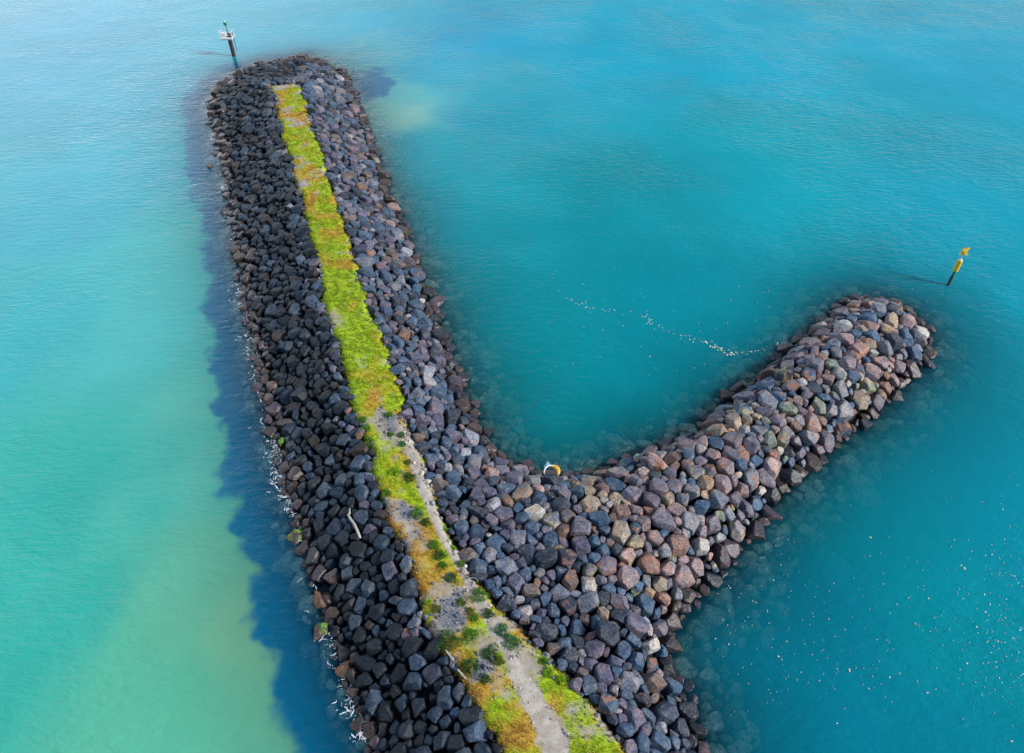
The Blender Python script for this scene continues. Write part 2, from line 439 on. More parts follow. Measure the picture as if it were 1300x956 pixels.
U, Vv, DEP = proj(POS)
spurness = np.clip((P[:, 0] - np.interp(P[:, 1], np.sort(cr_s[:, 1]), cr_s[np.argsort(cr_s[:, 1]), 0]) - 5.5)/9, 0, 1)
cols = np.zeros((NB, 3)); alts = np.zeros((NB, 4)); wet = np.zeros(NB); cname = [''] * NB; feat = [''] * NB; zone = [''] * NB
for i in range(NB):
    zt = Zc[i] + .45*RD[i]
    if Z[i] < -0.3 and i < n_main: key = 'sub'
    elif Z[i] < (0.42 if LEFT[i] else 0.30) + rng.normal(0, .12): key = 'wet'
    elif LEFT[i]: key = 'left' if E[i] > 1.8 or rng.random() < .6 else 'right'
    elif rng.random() < spurness[i]: key = 'spur'
    else: key = 'right'
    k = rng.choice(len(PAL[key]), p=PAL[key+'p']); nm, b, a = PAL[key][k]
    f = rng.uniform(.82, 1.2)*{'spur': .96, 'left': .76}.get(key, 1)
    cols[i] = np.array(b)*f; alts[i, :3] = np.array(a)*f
    li = 0.0
    if key == 'spur':
        q = rng.random()
        if q < .13: li = 1.0; feat[i] = 'white-flecked'
        elif q < .27: alts[i, :3] = (.30, .135, .07); feat[i] = 'rust-streaked'
        elif q < .35: alts[i, :3] = (.34, .27, .13); feat[i] = 'ochre-stained'
        elif q < .40 and RR[i] > 2.5: alts[i, :3] = (.16, .22, .09); feat[i] = 'green-stained'
        else: li = rng.uniform(0, .35)
    elif key == 'right':
        q = rng.random()
        if q < .10: li = .9; feat[i] = 'white-flecked'
        elif q < .17: alts[i, :3] = (.22, .11, .07); feat[i] = 'rust-streaked'
        else: li = rng.uniform(0, .3)
    elif key == 'left': li = rng.uniform(0, .12)
    alts[i, 3] = li; cname[i] = nm; wet[i] = {'wet': .9, 'left': .12, 'sub': .5}.get(key, 0)
    zone[i] = key
for q, l in enumerate(LOOSE):
    i = n_main+q
    c = {'green': ((.07, .05, .04), (.13, .30, .02)), 'orange': ((.17, .085, .045), (.09, .06, .045)), 'brown': ((.085, .055, .045), (.05, .04, .04))}[l[3]]
    cols[i] = c[0]; alts[i, :3] = c[1]; alts[i, 3] = 0; wet[i] = .6

# the 300 that show largest in the photograph are objects of their own
size_px = RD/DEP
vis = (Zc + .5*RD > 0.15) & (U > 4) & (U < 1296) & (Vv < 866) & (Vv > 0) & (np.arange(NB) < n_main)
order = [i for i in np.argsort(-size_px) if vis[i]]
chosen = order[:300-len(LOOSE)]
used_labels = set()
def zone_words(i):
    if S[i] > -1.5: w = 'at the seaward waterline' if LEFT[i] else ('at the inner bay waterline' if P[i, 1] > np.interp(P[i, 0], RIDGE[:, 0], RIDGE[:, 1]) else 'at the outer spur waterline')
    elif E[i] < 1.5: w = 'at the crest, seaward side' if LEFT[i] else 'at the crest, path side'
    elif LEFT[i]: w = 'on the dark seaward slope'
    elif spurness[i] > .9: w = 'on the spur side'
    else: w = 'below the path'
    return w
def size_word(i):
    r = RD[i]
    return 'big' if r > .82 else ('small' if r < .58 else 'mid-sized')
def boulder_label(i):
    nb = [j for j in nbr[i] if Z[j] > 0]
    f = (feat[i] + ' ') if feat[i] else ''
    for a in range(len(nb)):
        for b in range(a+1, len(nb)):
            ja, jb = nb[a], nb[b]
            if cname[ja] == cname[jb]: pair = f"two {cname[ja]} ones"
            else: pair = f"a {cname[ja]} and a {cname[jb]} one"
            l = f"{size_word(i)} {f}{cname[i]} boulder touching {pair}, {zone_words(i)}"
            if l not in used_labels and len(l.split()) <= 16:
                used_labels.add(l); return l
    for ja in nb:
        l = f"{size_word(i)} {f}{cname[i]} boulder beside a {size_word(ja)} {cname[ja]} one, {zone_words(i)}"
        if l not in used_labels and len(l.split()) <= 16:
            used_labels.add(l); return l
    return f"{size_word(i)} {f}{cname[i]} boulder among others like it {zone_words(i)}" 
GB = 'boulders armouring the breakwater'
for i in chosen:
    V, Fc = boulder_mesh(i, 3, nbr)
    n = len(V)
    o = mesh_np('boulder', V, Fc, MROCK, None, False, {'rock_col': np.tile(np.append(cols[i], 1), (n, 1)), 'rock_alt': np.tile(alts[i], (n, 1)), 'wet': np.full(n, wet[i])})
    o.location = POS[i]; tag(o, boulder_label(i), 'boulder', GB)
LOOSE_L = ['brown boulder capped with bright green weed, alone in seaward water', 'orange-brown boulder in foam just off the seaward slope, beside a duller brown one',
  'dull brown boulder between the orange-brown one and the seaward slope', 'orange-brown boulder standing in water nearest the bottom of the seaward slope',
  'small green-topped boulder awash off the middle of the seaward slope', 'tiny green-topped boulder touching the seaward waterline opposite the path start',
  'brown boulder farthest out in the water beside the breakwater head', 'small brown boulder in the water between head and slope', 'brown boulder ringed by foam off the upper seaward slope',
  'brown boulder awash on the seaward side halfway along the grass', 'very small brown stone awash beside the green-capped boulder']
for q, l in enumerate(LOOSE):
    i = n_main+q; V, Fc = boulder_mesh(i, 3, nbr); n = len(V)
    al = np.tile(alts[i], (n, 1)); co = np.tile(np.append(cols[i], 1), (n, 1))
    if l[3] == 'green': m = V[:, 2] > .42*l[2]; co[m, :3] = alts[i, :3]
    o = mesh_np('boulder', V, Fc, MROCK, None, False, {'rock_col': co, 'rock_alt': al if l[3] != 'green' else np.tile(np.append(cols[i], 0), (n, 1)) if False else al*0.5+co*0.5, 'wet': np.full(n, .6)})
    o.location = POS[i]; tag(o, LOOSE_L[q], 'boulder', GB)
cset = set(chosen)
VV, FF, C1, C2, WT, base = [], [], [], [], [], 0
for i in range(n_main):
    if i in cset: continue
    lvl = 3 if (size_px[i] > .010 and Zc[i] > -.5) else 2
    V, Fc = boulder_mesh(i, lvl, nbr); n = len(V)
    VV.append(V+POS[i]); FF.append(Fc+base); base += n
    C1.append(np.tile(np.append(cols[i], 1), (n, 1))); C2.append(np.tile(alts[i], (n, 1))); WT.append(np.full(n, wet[i]))
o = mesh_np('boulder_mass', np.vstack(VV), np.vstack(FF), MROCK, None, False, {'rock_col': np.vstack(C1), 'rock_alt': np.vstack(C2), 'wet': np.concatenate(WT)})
tag(o, 'mass of packed boulders covering the farther slopes of the breakwater and its spur', 'boulders', kind='stuff')

# ------------------------------------------------------------------ ground: mound, crest and seabed in one sheet
def axis_coords(lo, hi, step, far):
    c = np.arange(lo, hi+step*.5, step); g = []
    s, x = step, 0
    while x < far: s *= 1.5; x += s; g.append(x)
    g = np.array(g); return np.concatenate([(lo-g)[::-1], c, hi+g])
def grid(xs, ys):
    X, Y = np.meshgrid(xs, ys); nx, ny = len(xs), len(ys)
    i = (np.arange(ny-1)[:, None]*nx + np.arange(nx-1)[None]).ravel()
    return X.ravel(), Y.ravel(), np.column_stack([i, i+1, i+nx+1, i+nx])
bx0, by0 = WATERPOLY.min(0); bx1, by1 = WATERPOLY.max(0)
PATHC = [(516,545,12),(521,565,16),(528,592,17),(539,622,17),(551,652,17),(568,690,17),(588,724,18),(603,752,22),(618,777,22),(632,800,20),(645,825,22),(657,850,30),(668,872,38),(705,940,46)]
pc = np.array([unproj(u, v, HC)[:2] for u, v, _ in PATHC]); pw_ = np.array([abs(unproj(u+w/2, v, HC)[0]-unproj(u-w/2, v, HC)[0]) for u, v, w in PATHC])
pc = np.vstack([pc, [[pc[-1, 0]+2.2, -8]]]); pw_ = np.append(pw_, 3.0)
X, Y, Q = grid(axis_coords(bx0-2, bx1+2, .3, 4000), axis_coords(-2, by1+2, .3, 4000))
G2 = np.column_stack([X, Y]); z, s, e, cin, _ = fields(G2)
gz = np.where(cin, z + .10*(vnoise(X, Y, 1.1)-.5) + .03*(vnoise(X, Y, .35, 3)-.5), z-.58 + .25*(vnoise(X, Y, .9)-.5))
dcr, _ = seg_dist(G2, CRESTPOLY)
gz = np.where(cin, gz - .35*np.clip(1-dcr/.55, 0, 1)**2, gz)
pu, pv, _ = proj(np.column_stack([X, Y, np.full_like(X, HC)]))
CEN = 0.5*(np.interp(Y, cl_s[::-1, 1], cl_s[::-1, 0]) + np.interp(Y, cr_s[::-1, 1], cr_s[::-1, 0]))

# how lush the crest is along its length, v = row of the photo where that spot lies
def crest_map(X, Y):
    u, v, _ = proj(np.column_stack([X, Y, np.full_like(X, HC)]))
    a = np.interp(Y, cl_s[::-1, 1], cl_s[::-1, 0]); b = np.interp(Y, cr_s[::-1, 1], cr_s[::-1, 0])
    t = (X-a)/(b-a)
    v = v + (vnoise(X, Y, 1.6, 41)-.5)*np.interp(v, [100, 400, 870], [14, 34, 50])
    n1, n2 = vnoise(X, Y, 2.2, 5), vnoise(X, Y, .9, 6)
    lush = np.interp(v, [100,112,118,130,150,158,166,196,206,235,246,325,335,345,500,516,530,548,560,640,650,668,690,735,745,790,800,870], [.1,.2,.85,.75,.8,.45,.85,.9,.65,.6,.9,.95,.8,1,1,.9,.48,.45,.72,.72,.5,.55,.82,.80,.68,.76,.86,.88])
    lush = lush + (n1-.5)*.65 + (n2-.5)*.7
    green = np.interp(v, [100,118,128,150,166,200,215,235,250,330,345,500,516,560,620,650,668,735,760,800,870], [.6,.7,.42,.40,.68,.64,.44,.46,.60,.62,.82,.88,.56,.6,.56,.42,.28,.2,.32,.38,.42]) + (vnoise(X, Y, 1.8, 9)-.5)*.8 + (vnoise(X, Y, .6, 2)-.5)*.3
    green = np.where((v > 640) & (t > .55), green+.15, green); lush = np.where((v > 780) & (t > .72), lush-.22+(vnoise(X, Y, 1.3, 77)-.5)*.9, lush); green = np.where((v > 780) & (t > .72), green-.12, green)
    # blue-grey gravel beds on the seaward side of the lower crest
    grav = np.clip(1-np.hypot((u-520)/22, (v-655)/18), 0, 1) + np.clip(1-np.hypot((u-572)/26, (v-770)/26), 0, 1) + np.clip(1-np.hypot((u-612)/20, (v-850)/20), 0, 1) + .7*np.clip(1-np.hypot((u-495)/22, (v-527)/14), 0, 1) + np.clip(1-np.hypot((u-404)/9, (v-336)/7), 0, 1)
    lush = lush - 1.1*np.clip(grav*1.6, 0, 1)
    pd, par = seg_dist(np.column_stack([X, Y]), pc, closed=False)
    hw = np.interp(par, np.arange(len(pw_)), pw_)*.34
    lush = np.where(pd < hw*1.15, lush-1.2*np.clip(1.45-pd/hw, 0, 1), lush)
    return lush, green, grav, pd-hw, v, t
lu, gr, gv, pdist, pvv, tt = crest_map(X, Y)

def ground_material():
    m, t, o = new_mat("crest_soil"); b = N(t, 'ShaderNodeBsdfPrincipled'); p = pos(t)
    cin_a = attr(t, 'crest').outputs['Fac']; lush = attr(t, 'lush').outputs['Fac']; green = attr(t, 'green').outputs['Fac']; grav = attr(t, 'gravel').outputs['Fac']
    n1 = noise(t, p, 2.2, 5, .65); n2 = noise(t, p, 9, 4, .7); v = N(t, 'ShaderNodeTexVoronoi'); v.inputs['Scale'].default_value = 11; L(t, p, v.inputs['Vector'])
    soil = mixc(t, maprange(t, n1.outputs['Fac'], .35, .65), (.30, .25, .19), (.42, .37, .30))
    stone = mixc(t, v.outputs['Color'], (.07, .08, .10), (.30, .30, .31))
    soil = mixc(t, maprange(t, math_(t, 'ADD', grav, math_(t, 'MULTIPLY', n2.outputs['Fac'], .4)), .35, .7), soil, stone)
    moss = mixc(t, maprange(t, math_(t, 'ADD', green, math_(t, 'MULTIPLY_ADD', n2.outputs['Fac'], .7, -.35)), .3, .75), (.50, .32, .05), (.36, .50, .02))
    crest = mixc(t, maprange(t, math_(t, 'ADD', lush, math_(t, 'MULTIPLY_ADD', n2.outputs['Fac'], .9, -.45)), .35, .75), soil, moss)
    core = mixc(t, n2.outputs['Fac'], (.008, .009, .012), (.024, .026, .032))  # near-black basalt; part of its darkness stands for shade between boulders
    sz = N(t, 'ShaderNodeSeparateXYZ'); L(t, p, sz.inputs[0])
    core = mixc(t, maprange(t, sz.outputs[2], -1.6, -.7, 1, 0), core, (.035, .11, .13))
    L(t, mixc(t, cin_a, core, crest), b.inputs['Base Color']); b.inputs['Roughness'].default_value = .95; b.inputs['Specular IOR Level'].default_value = .15
    bn = N(t, 'ShaderNodeBump'); bn.inputs['Strength'].default_value = .8; bn.inputs['Distance'].default_value = .06
    L(t, n2.outputs['Fac'], bn.inputs['Height']); L(t, bn.outputs[0], b.inputs['Normal'])
    L(t, b.outputs[0], o.inputs[0]); return m
g = mesh_np('ground', np.column_stack([X, Y, gz]), Q, ground_material(), None, True, {'crest': cin.astype(float), 'lush': lu, 'green': gr, 'gravel': np.clip(gv, 0, 1)})
tag(g, kind='structure', label='grassy gravel crest and stone core of the breakwater running down to the seabed')

def crest_z(x, y):
    """height of the crest's surface"""
    x = np.asarray(x, float); y = np.asarray(y, float)
    d, _ = seg_dist(np.column_stack([x, y]), CRESTPOLY)
    return HC + .10*(vnoise(x, y, 1.1)-.5) + .03*(vnoise(x, y, .35, 3)-.5) - .35*np.clip(1-d/.55, 0, 1)**2

# footpath
def path_mat():
    m, t, o = new_mat("path_gravel"); b = N(t, 'ShaderNodeBsdfPrincipled'); p = pos(t)
    n1 = noise(t, p, 1.2, 5, .65); n2 = noise(t, p, 12, 4, .75)
    v = N(t, 'ShaderNodeTexVoronoi'); v.inputs['Scale'].default_value = 14; L(t, p, v.inputs['Vector'])
    c = mixc(t, maprange(t, n1.outputs['Fac'], .35, .65), (.50, .45, .38), (.36, .31, .25))
    c = mixc(t, maprange(t, n2.outputs['Fac'], .5, .7), c, (.20, .18, .16))
    c = mixc(t, math_(t, 'MULTIPLY', maprange(t, v.outputs['Distance'], .0, .35, 1, 0), .45), c, v.outputs['Color'], 'SOFT_LIGHT')
    L(t, c, b.inputs['Base Color']); b.inputs['Roughness'].default_value = .95
    bn = N(t, 'ShaderNodeBump'); bn.inputs['Strength'].default_value = .6; bn.inputs['Distance'].default_value = .03
    L(t, n2.outputs['Fac'], bn.inputs['Height']); L(t, bn.outputs[0], b.inputs['Normal'])
    L(t, b.outputs[0], o.inputs[0]); return m
tpar = np.linspace(0, len(pc)-1, 700)
px = np.interp(tpar, np.arange(len(pc)), pc[:, 0]); py = np.interp(tpar, np.arange(len(pc)), pc[:, 1]); ww = np.interp(tpar, np.arange(len(pw_)), pw_)*.66
k = np.ones(31)/31
sm = lambda a: np.convolve(np.pad(a, 15, 'edge'), k, 'valid')
px, py, ww = sm(px), sm(py), sm(ww)
tx, ty = np.gradient(px), np.gradient(py); tl = np.hypot(tx, ty); nx_, ny_ = -ty/tl, tx/tl
M_ = 9; rows = []
for j in range(M_):
    f = j/(M_-1)*2-1
    jit = ww*.5*f*(1 + (.9*(vnoise(px, py, .55, 20+(f > 0))-.5) + .7*(vnoise(px, py, 1.7, 30+(f > 0))-.5))) 
    X_, Y_ = px+nx_*jit, py+ny_*jit
    zz = crest_z(X_, Y_) + .015 - .012*abs(f)**3
    rows.append(np.column_stack([X_, Y_, zz]))
Vp = np.stack(rows, 1).reshape(-1, 3); n = len(px)
i = (np.arange(n-1)[:, None]*M_ + np.arange(M_-1)[None]).ravel()
tag(mesh_np('path', Vp, np.column_stack([i, i+M_, i+M_+1, i+1]), path_mat()), kind='structure', label='pale worn gravel footpath along the crest of the breakwater')

# ------------------------------------------------------------------ water
def water_material():
    m, t, o = new_mat("sea_water"); p = pos(t)
    tint = attr(t, 'tint').outputs['Color']; shore = attr(t, 'shore').outputs['Fac']; depth = attr(t, 'depth').outputs['Fac']; band_w = attr(t, 'reef').outputs['Fac']
    nb = noise(t, p, .05, 4, .55, .3); ns = noise(t, p, .20, 3, .5); nl = noise(t, p, .55, 1.5, .4, 0.2)
    # drifting sediment: slow streaks of clearer and cloudier water
    st = maprange(t, nb.outputs['Fac'], .3, .7, .90, 1.10, False)
    vm = N(t, 'ShaderNodeVectorMath', operation='SCALE'); L(t, tint, vm.inputs[0]); L(t, st, vm.inputs['Scale'])
    # deep blue band with a lumpy edge round the foot of the stones
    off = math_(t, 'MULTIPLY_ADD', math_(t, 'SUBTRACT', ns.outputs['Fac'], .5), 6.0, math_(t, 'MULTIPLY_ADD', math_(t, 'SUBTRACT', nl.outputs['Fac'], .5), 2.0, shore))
    edge = math_(t, 'SUBTRACT', band_w, off)
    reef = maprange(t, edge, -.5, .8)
    band_soft = maprange(t, edge, -2.5, 2.5)
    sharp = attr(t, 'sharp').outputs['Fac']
    rf = math_(t, 'ADD', math_(t, 'MULTIPLY', reef, sharp), math_(t, 'MULTIPLY', band_soft, math_(t, 'SUBTRACT', 1.0, sharp)))
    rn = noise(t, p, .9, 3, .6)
    band_col = mixc(t, rn.outputs['Fac'], (.001, .125, .260), (.002, .205, .370))
    body = mixc(t, math_(t, 'MULTIPLY', rf, attr(t, 'band_amt').outputs['Fac']), vm.outputs[0], band_col)
    dif = N(t, 'ShaderNodeBsdfDiffuse'); L(t, body, dif.inputs['Color'])
    tr = N(t, 'ShaderNodeBsdfTransparent'); tr.inputs['Color'].default_value = (.86, 1.0, .97, 1)
    k = math_(t, 'SUBTRACT', 1.0, math_(t, 'POWER', 2.718, math_(t, 'MULTIPLY', depth, -.48)))
    mx1 = N(t, 'ShaderNodeMixShader'); L(t, k, mx1.inputs[0]); L(t, tr.outputs[0], mx1.inputs[1]); L(t, dif.outputs[0], mx1.inputs[2])
    # ripples
    mp = N(t, 'ShaderNodeMapping'); mp.inputs['Rotation'].default_value = (0, 0, R(-18)); mp.inputs['Scale'].default_value = (.55, 1.25, 1); L(t, p, mp.inputs['Vector'])
    w1 = noise(t, mp.outputs[0], 1.15, 3, .55, .3); w2 = noise(t, mp.outputs[0], 3.4, 3, .6, .2); w3 = noise(t, p, .16, 2, .5)
    h = math_(t, 'ADD', math_(t, 'MULTIPLY', w1.outputs['Fac'], .55), math_(t, 'ADD', math_(t, 'MULTIPLY', w2.outputs['Fac'], .20), math_(t, 'MULTIPLY', w3.outputs['Fac'], .9)))
    gust = noise(t, p, .028, 3, .6, .5)
    bn = N(t, 'ShaderNodeBump'); L(t, maprange(t, gust.outputs['Fac'], .36, .64, .45, 1.25), bn.inputs['Strength']); bn.inputs['Distance'].default_value = .27; L(t, h, bn.inputs['Height'])
    gl = N(t, 'ShaderNodeBsdfGlossy'); gl.inputs['Roughness'].default_value = .12; L(t, bn.outputs[0], gl.inputs['Normal'])
    L(t, bn.outputs[0], dif.inputs['Normal'])
    fr = N(t, 'ShaderNodeFresnel'); fr.inputs['IOR'].default_value = 1.33; L(t, bn.outputs[0], fr.inputs['Normal'])
    mx2 = N(t, 'ShaderNodeMixShader'); L(t, fr.outputs[0], mx2.inputs[0]); L(t, mx1.outputs[0], mx2.inputs[1]); L(t, gl.outputs[0], mx2.inputs[2])
    L(t, mx2.outputs[0], o.inputs[0]); return m
X, Y, Q = grid(axis_coords(-110, 110, .8, 6000), axis_coords(-5, 190, .8, 6000))
G2 = np.column_stack([X, Y]); z, s, e, cin, _ = fields(G2); lf = is_left(G2)
# cloudiness of the water at points spread over the sea (body colour; far right lightened in place of brighter sky reflection)
CT = [(40,820,(45,160,145)),(100,600,(40,160,148)),(240,760,(92,172,143)),(330,840,(114,176,140)),(250,560,(80,172,155)),(60,430,(35,160,165)),(200,400,(60,168,165)),(120,250,(35,155,170)),(200,120,(35,150,170)),
      (60,60,(25,145,170)),(400,30,(25,150,170)),(505,112,(80,168,168)),(508,150,(120,180,166)),(560,90,(15,148,172)),(600,50,(10,148,178)),(600,150,(0,145,165)),(540,200,(0,148,160)),(560,260,(0,140,150)),(700,500,(0,125,130)),(640,420,(0,130,138)),(750,250,(0,132,142)),(900,420,(0,128,140)),
      (750,60,(0,153,177)),(900,60,(0,154,178)),(1000,200,(0,146,158)),(1250,60,(5,152,176)),(1250,280,(0,142,160)),(1250,500,(0,126,140)),(1100,700,(0,122,134)),(950,840,(0,118,136)),(1250,830,(0,126,136)),(1290,640,(0,124,140)),(700,590,(0,120,135)),(1000,930,(0,112,132)),(200,930,(80,170,138))]
cpn = np.array([unproj(u, v)[:2] for u, v, _ in CT]); cc = np.array([lin(*c) for *_, c in CT])
WX, WY = X + 9*(vnoise(X, Y, 9, 70)-.5) + 4*(vnoise(X, Y, 3.5, 71)-.5), Y + 12*(vnoise(X, Y, 11, 72)-.5) + 5*(vnoise(X, Y, 4, 73)-.5)
G2 = np.column_stack([WX, WY])
wgt = 1.0/((np.hypot(G2[:, None, 0]-cpn[None, :, 0], (G2[:, None, 1]-cpn[None, :, 1])*.8)/10)**2 + .2)**1.9
# sea and harbour waters do not mix through the mound
side_c = is_left(cpn) & (cpn[:, 1] < 150); side_g = lf & (Y < 140)
wgt = np.where(side_g[:, None] == side_c[None, :], wgt, wgt*np.where(Y > 115, .6, .02)[:, None])
tint = (wgt @ cc)/wgt.sum(1)[:, None]*1.08
pu, pv, _ = proj(np.column_stack([X, Y, np.zeros_like(X)]))
vis_ = proj(np.column_stack([X, Y, np.zeros_like(X)]))[2] > 1
vv = np.where(vis_, pv, 1000)
band_w = np.where(lf, np.interp(Y, [20, 35, 55, 80, 105, 135, 150], [5.2, 5.2, 5.0, 4.4, 5.0, 4.5, 3.0]), 2.2)
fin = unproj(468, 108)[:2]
band_w = np.maximum(band_w, np.where(np.hypot((X-fin[0])/4.4, (Y-fin[1])/7.0) < 1.6, s + 3.5*(1-np.hypot((X-fin[0])/4.4, (Y-fin[1])/7.0)), 0))
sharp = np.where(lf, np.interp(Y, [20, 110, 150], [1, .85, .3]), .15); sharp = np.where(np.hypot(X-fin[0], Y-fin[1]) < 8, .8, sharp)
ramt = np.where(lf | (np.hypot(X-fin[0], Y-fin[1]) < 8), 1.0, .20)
for a in ('sharp', 'ramt'): pass
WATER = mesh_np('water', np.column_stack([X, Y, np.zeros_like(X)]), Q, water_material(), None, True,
  {'tint': np.column_stack([tint, np.ones(len(tint))]), 'shore': s, 'depth': np.clip(np.where(s > 0, s*.36, 0), .02, 6), 'reef': band_w, 'sharp': sharp, 'band_amt': ramt})
tag(WATER, kind='structure', label='turquoise sea round the breakwater, milky on the seaward side and teal in the harbour')

# ------------------------------------------------------------------ foam and flotsam
MFOAM = simple('sea_foam', (.80, .84, .86), .9, 0, .08, 9)
mbf = MB()
def ribbon(P2, wid, z=.035):
    P2 = np.asarray(P2); T = np.gradient(P2, axis=0); T /= np.linalg.norm(T, axis=1)[:, None]+1e-9
    Nn = np.column_stack([-T[:, 1], T[:, 0]]); w = np.asarray(wid)[:, None]
    a, b = P2+Nn*w, P2-Nn*w; n = len(P2)
    V = np.vstack([np.column_stack([a, np.full(n, z)]), np.column_stack([b, np.full(n, z)])])
    i = np.arange(n-1); mbf.add(V, np.column_stack([i, i+1, i+n+1, i+n]))
wlo = wl[wl[:, 1] > 8]
segl = np.concatenate([[0], np.cumsum(np.hypot(*np.diff(wlo, axis=0).T))])
def wl_at(q): return np.array([np.interp(q, segl, wlo[:, 0]), np.interp(q, segl, wlo[:, 1])])
clusters = rng.uniform(8, segl[-1], 30)
for k in range(1000):
    q = rng.choice(clusters) + rng.normal(0, 1.5) if rng.random() < .8 else rng.uniform(5, segl[-1])
    p0 = wl_at(q) + [-abs(rng.normal(.45, .55)), rng.normal(0, .2)]
    n = rng.integers(3, 9); a = rng.uniform(0, 6.28) if rng.random() < .5 else rng.normal(1.4, .4); P_ = [p0]
    bend = rng.normal(0, .12)
    for _ in range(n):
        a += bend + rng.normal(0, .45); P_.append(P_[-1] + .085*np.array([math.cos(a), math.sin(a)]))
    wdt = rng.uniform(.012, .042)*np.sin(np.linspace(.15, 3.0, len(P_)))*rng.uniform(.5, 1.4, len(P_))
    ribbon(P_, wdt, .03 + .0004*(k % 50))
for k in range(1500):
    q = rng.choice(clusters) + rng.normal(0, 1.6); p0 = wl_at(q) + [-abs(rng.normal(.5, .6)), 0]; a = rng.uniform(0, 6.28); l_ = rng.uniform(.03, .09)
    ribbon([p0, p0+l_*np.array([math.cos(a), math.sin(a)])], [.02, .012], .055)
tag(mbf.build('foam', MFOAM), 'lacy white foam breaking along the seaward foot of the boulders', 'foam', kind='stuff')
mb = MB()
def fleck(u, v, sz, k=[0]):
    c = unproj(u, v, 0); n = 6; k[0] += 1
    th = np.arange(n)*2*math.pi/n + rng.uniform(0, 6); rr = sz*rng.uniform(.55, 1.2, n)*np.array([1, .8, 1, .7, 1, .9])
    top = np.column_stack([c[0]+rr*np.cos(th), c[1]+rr*np.sin(th), np.full(n, .05)])
    bot = top*[1, 1, 0] + [0, 0, -.02]; V = np.vstack([top, bot, [[c[0], c[1], .075]]])
    i = np.arange(n); j = (i+1) % n
    mb.add(V, np.column_stack([i+n, j+n, j, i]), np.column_stack([i, j, np.full(n, 2*n)]))
LINE = [(712,376),(735,384),(752,392),(790,398),(822,402),(828,414),(850,420),(875,430),(895,434),(912,445),(932,450),(955,445),(985,440),(1003,432)]
LINE = np.array(LINE, float); ls = np.linspace(0, len(LINE)-1, 400)
for q in ls:
    if rng.random() < (.25 if q < 4 else .42):
        u, v = np.interp(q, range(len(LINE)), LINE[:, 0]), np.interp(q, range(len(LINE)), LINE[:, 1])
        fleck(u+rng.normal(0, 2.2), v+rng.normal(0, 2.0), rng.uniform(.03, .10)*(1.3 if 8 < q < 11 else 1))
for _ in range(60): fleck(rng.uniform(690, 1010), rng.uniform(340, 480), rng.uniform(.03, .07))
for _ in range(560):
    c_ = random.choice([(960,740,45,45),(1060,790,60,45),(1260,790,22,60),(1285,700,12,45),(1225,760,40,35),(1190,740,60,60),(960,830,70,40),(1100,860,80,25),(1270,840,22,30)])
    u, v = rng.normal(c_[0], c_[2]), rng.normal(c_[1], c_[3])
    w0 = unproj(u, v, 0)[:2]
    if u > 880 and fields(w0[None])[1][0] > 1.0: fleck(u, v, abs(rng.normal(0, .030))+.014)
for _ in range(40): fleck(rng.uniform(1050, 1200), rng.uniform(360, 480), rng.uniform(.03, .06))
tag(mb.build('flotsam', simple('flotsam_flecks', (.78, .74, .66), .8, 0, .25, 3)), 'pale flecks of flotsam and scum drifting in lines on the harbour water', 'flotsam', kind='stuff')

# ------------------------------------------------------------------ grass, gravel, shrubs
def leaf_mat(name, rough=.7):
    m, t, o = new_mat(name); b = N(t, 'ShaderNodeBsdfPrincipled'); a = attr(t, 'leaf')
    L(t, a.outputs['Color'], b.inputs['Base Color']); b.inputs['Roughness'].default_value = rough; b.inputs['Specular IOR Level'].default_value = .2
    tl_ = N(t, 'ShaderNodeBsdfTranslucent'); L(t, a.outputs['Color'], tl_.inputs['Color'])
    mx_ = N(t, 'ShaderNodeMixShader'); mx_.inputs[0].default_value = .35; L(t, b.outputs[0], mx_.inputs[1]); L(t, tl_.outputs[0], mx_.inputs[2])
    L(t, mx_.outputs[0], o.inputs[0]); return m
MLEAF = leaf_mat('grass_blades')
xs = rng.uniform(bx0, bx1, 400000); ys = rng.uniform(8, by1, 400000)
m = inside(np.column_stack([xs, ys]), CRESTPOLY); xs, ys = xs[m], ys[m]
lu, gr, gv, pdist, pvv, tt = crest_map(xs, ys)
m = (rng.random(len(xs)) < np.clip((lu-.22)*1.7, 0, 1)) & (pdist > rng.normal(.05, .15, len(xs)))
xs, ys, lu, gr, pvv = xs[m], ys[m], lu[m], gr[m], pvv[m]
NT = min(26000, len(xs)); xs, ys, lu, gr, pvv = xs[:NT], ys[:NT], lu[:NT], gr[:NT], pvv[:NT]
print("TUFTS", NT)
lime, yel, och, brn, grn, straw = map(np.array, [(.35,.45,.018), (.54,.50,.025), (.62,.38,.05), (.46,.21,.07), (.18,.38,.03), (.62,.54,.22)])
gq = gr + rng.normal(0, .16, NT)
tc_ = np.where((gq > .85)[:, None], grn*.45+lime*.55, np.where((gq > .55)[:, None], lime, np.where((gq > .38)[:, None], yel, np.where((gq > .18)[:, None], och, brn))))
tc_ = np.where((rng.random(NT) < .10)[:, None], straw, tc_)*rng.uniform(.75, 1.2, NT)[:, None]
BL = 6
hh = np.clip(rng.normal(.16, .07, NT), .06, .42)*np.clip(.6+lu*.6, .5, 1.3)
a = rng.uniform(0, 6.28, (NT, BL)); lean = rng.uniform(.25, 1.0, (NT, BL))*hh[:, None]; hb = hh[:, None]*rng.uniform(.6, 1.1, (NT, BL))
bw = rng.uniform(.018, .04, (NT, BL))
z0 = crest_z(xs, ys)-.02
cx, cy = xs[:, None]+rng.normal(0, .08, (NT, BL)), ys[:, None]+rng.normal(0, .08, (NT, BL))
ca, sa = np.cos(a), np.sin(a)
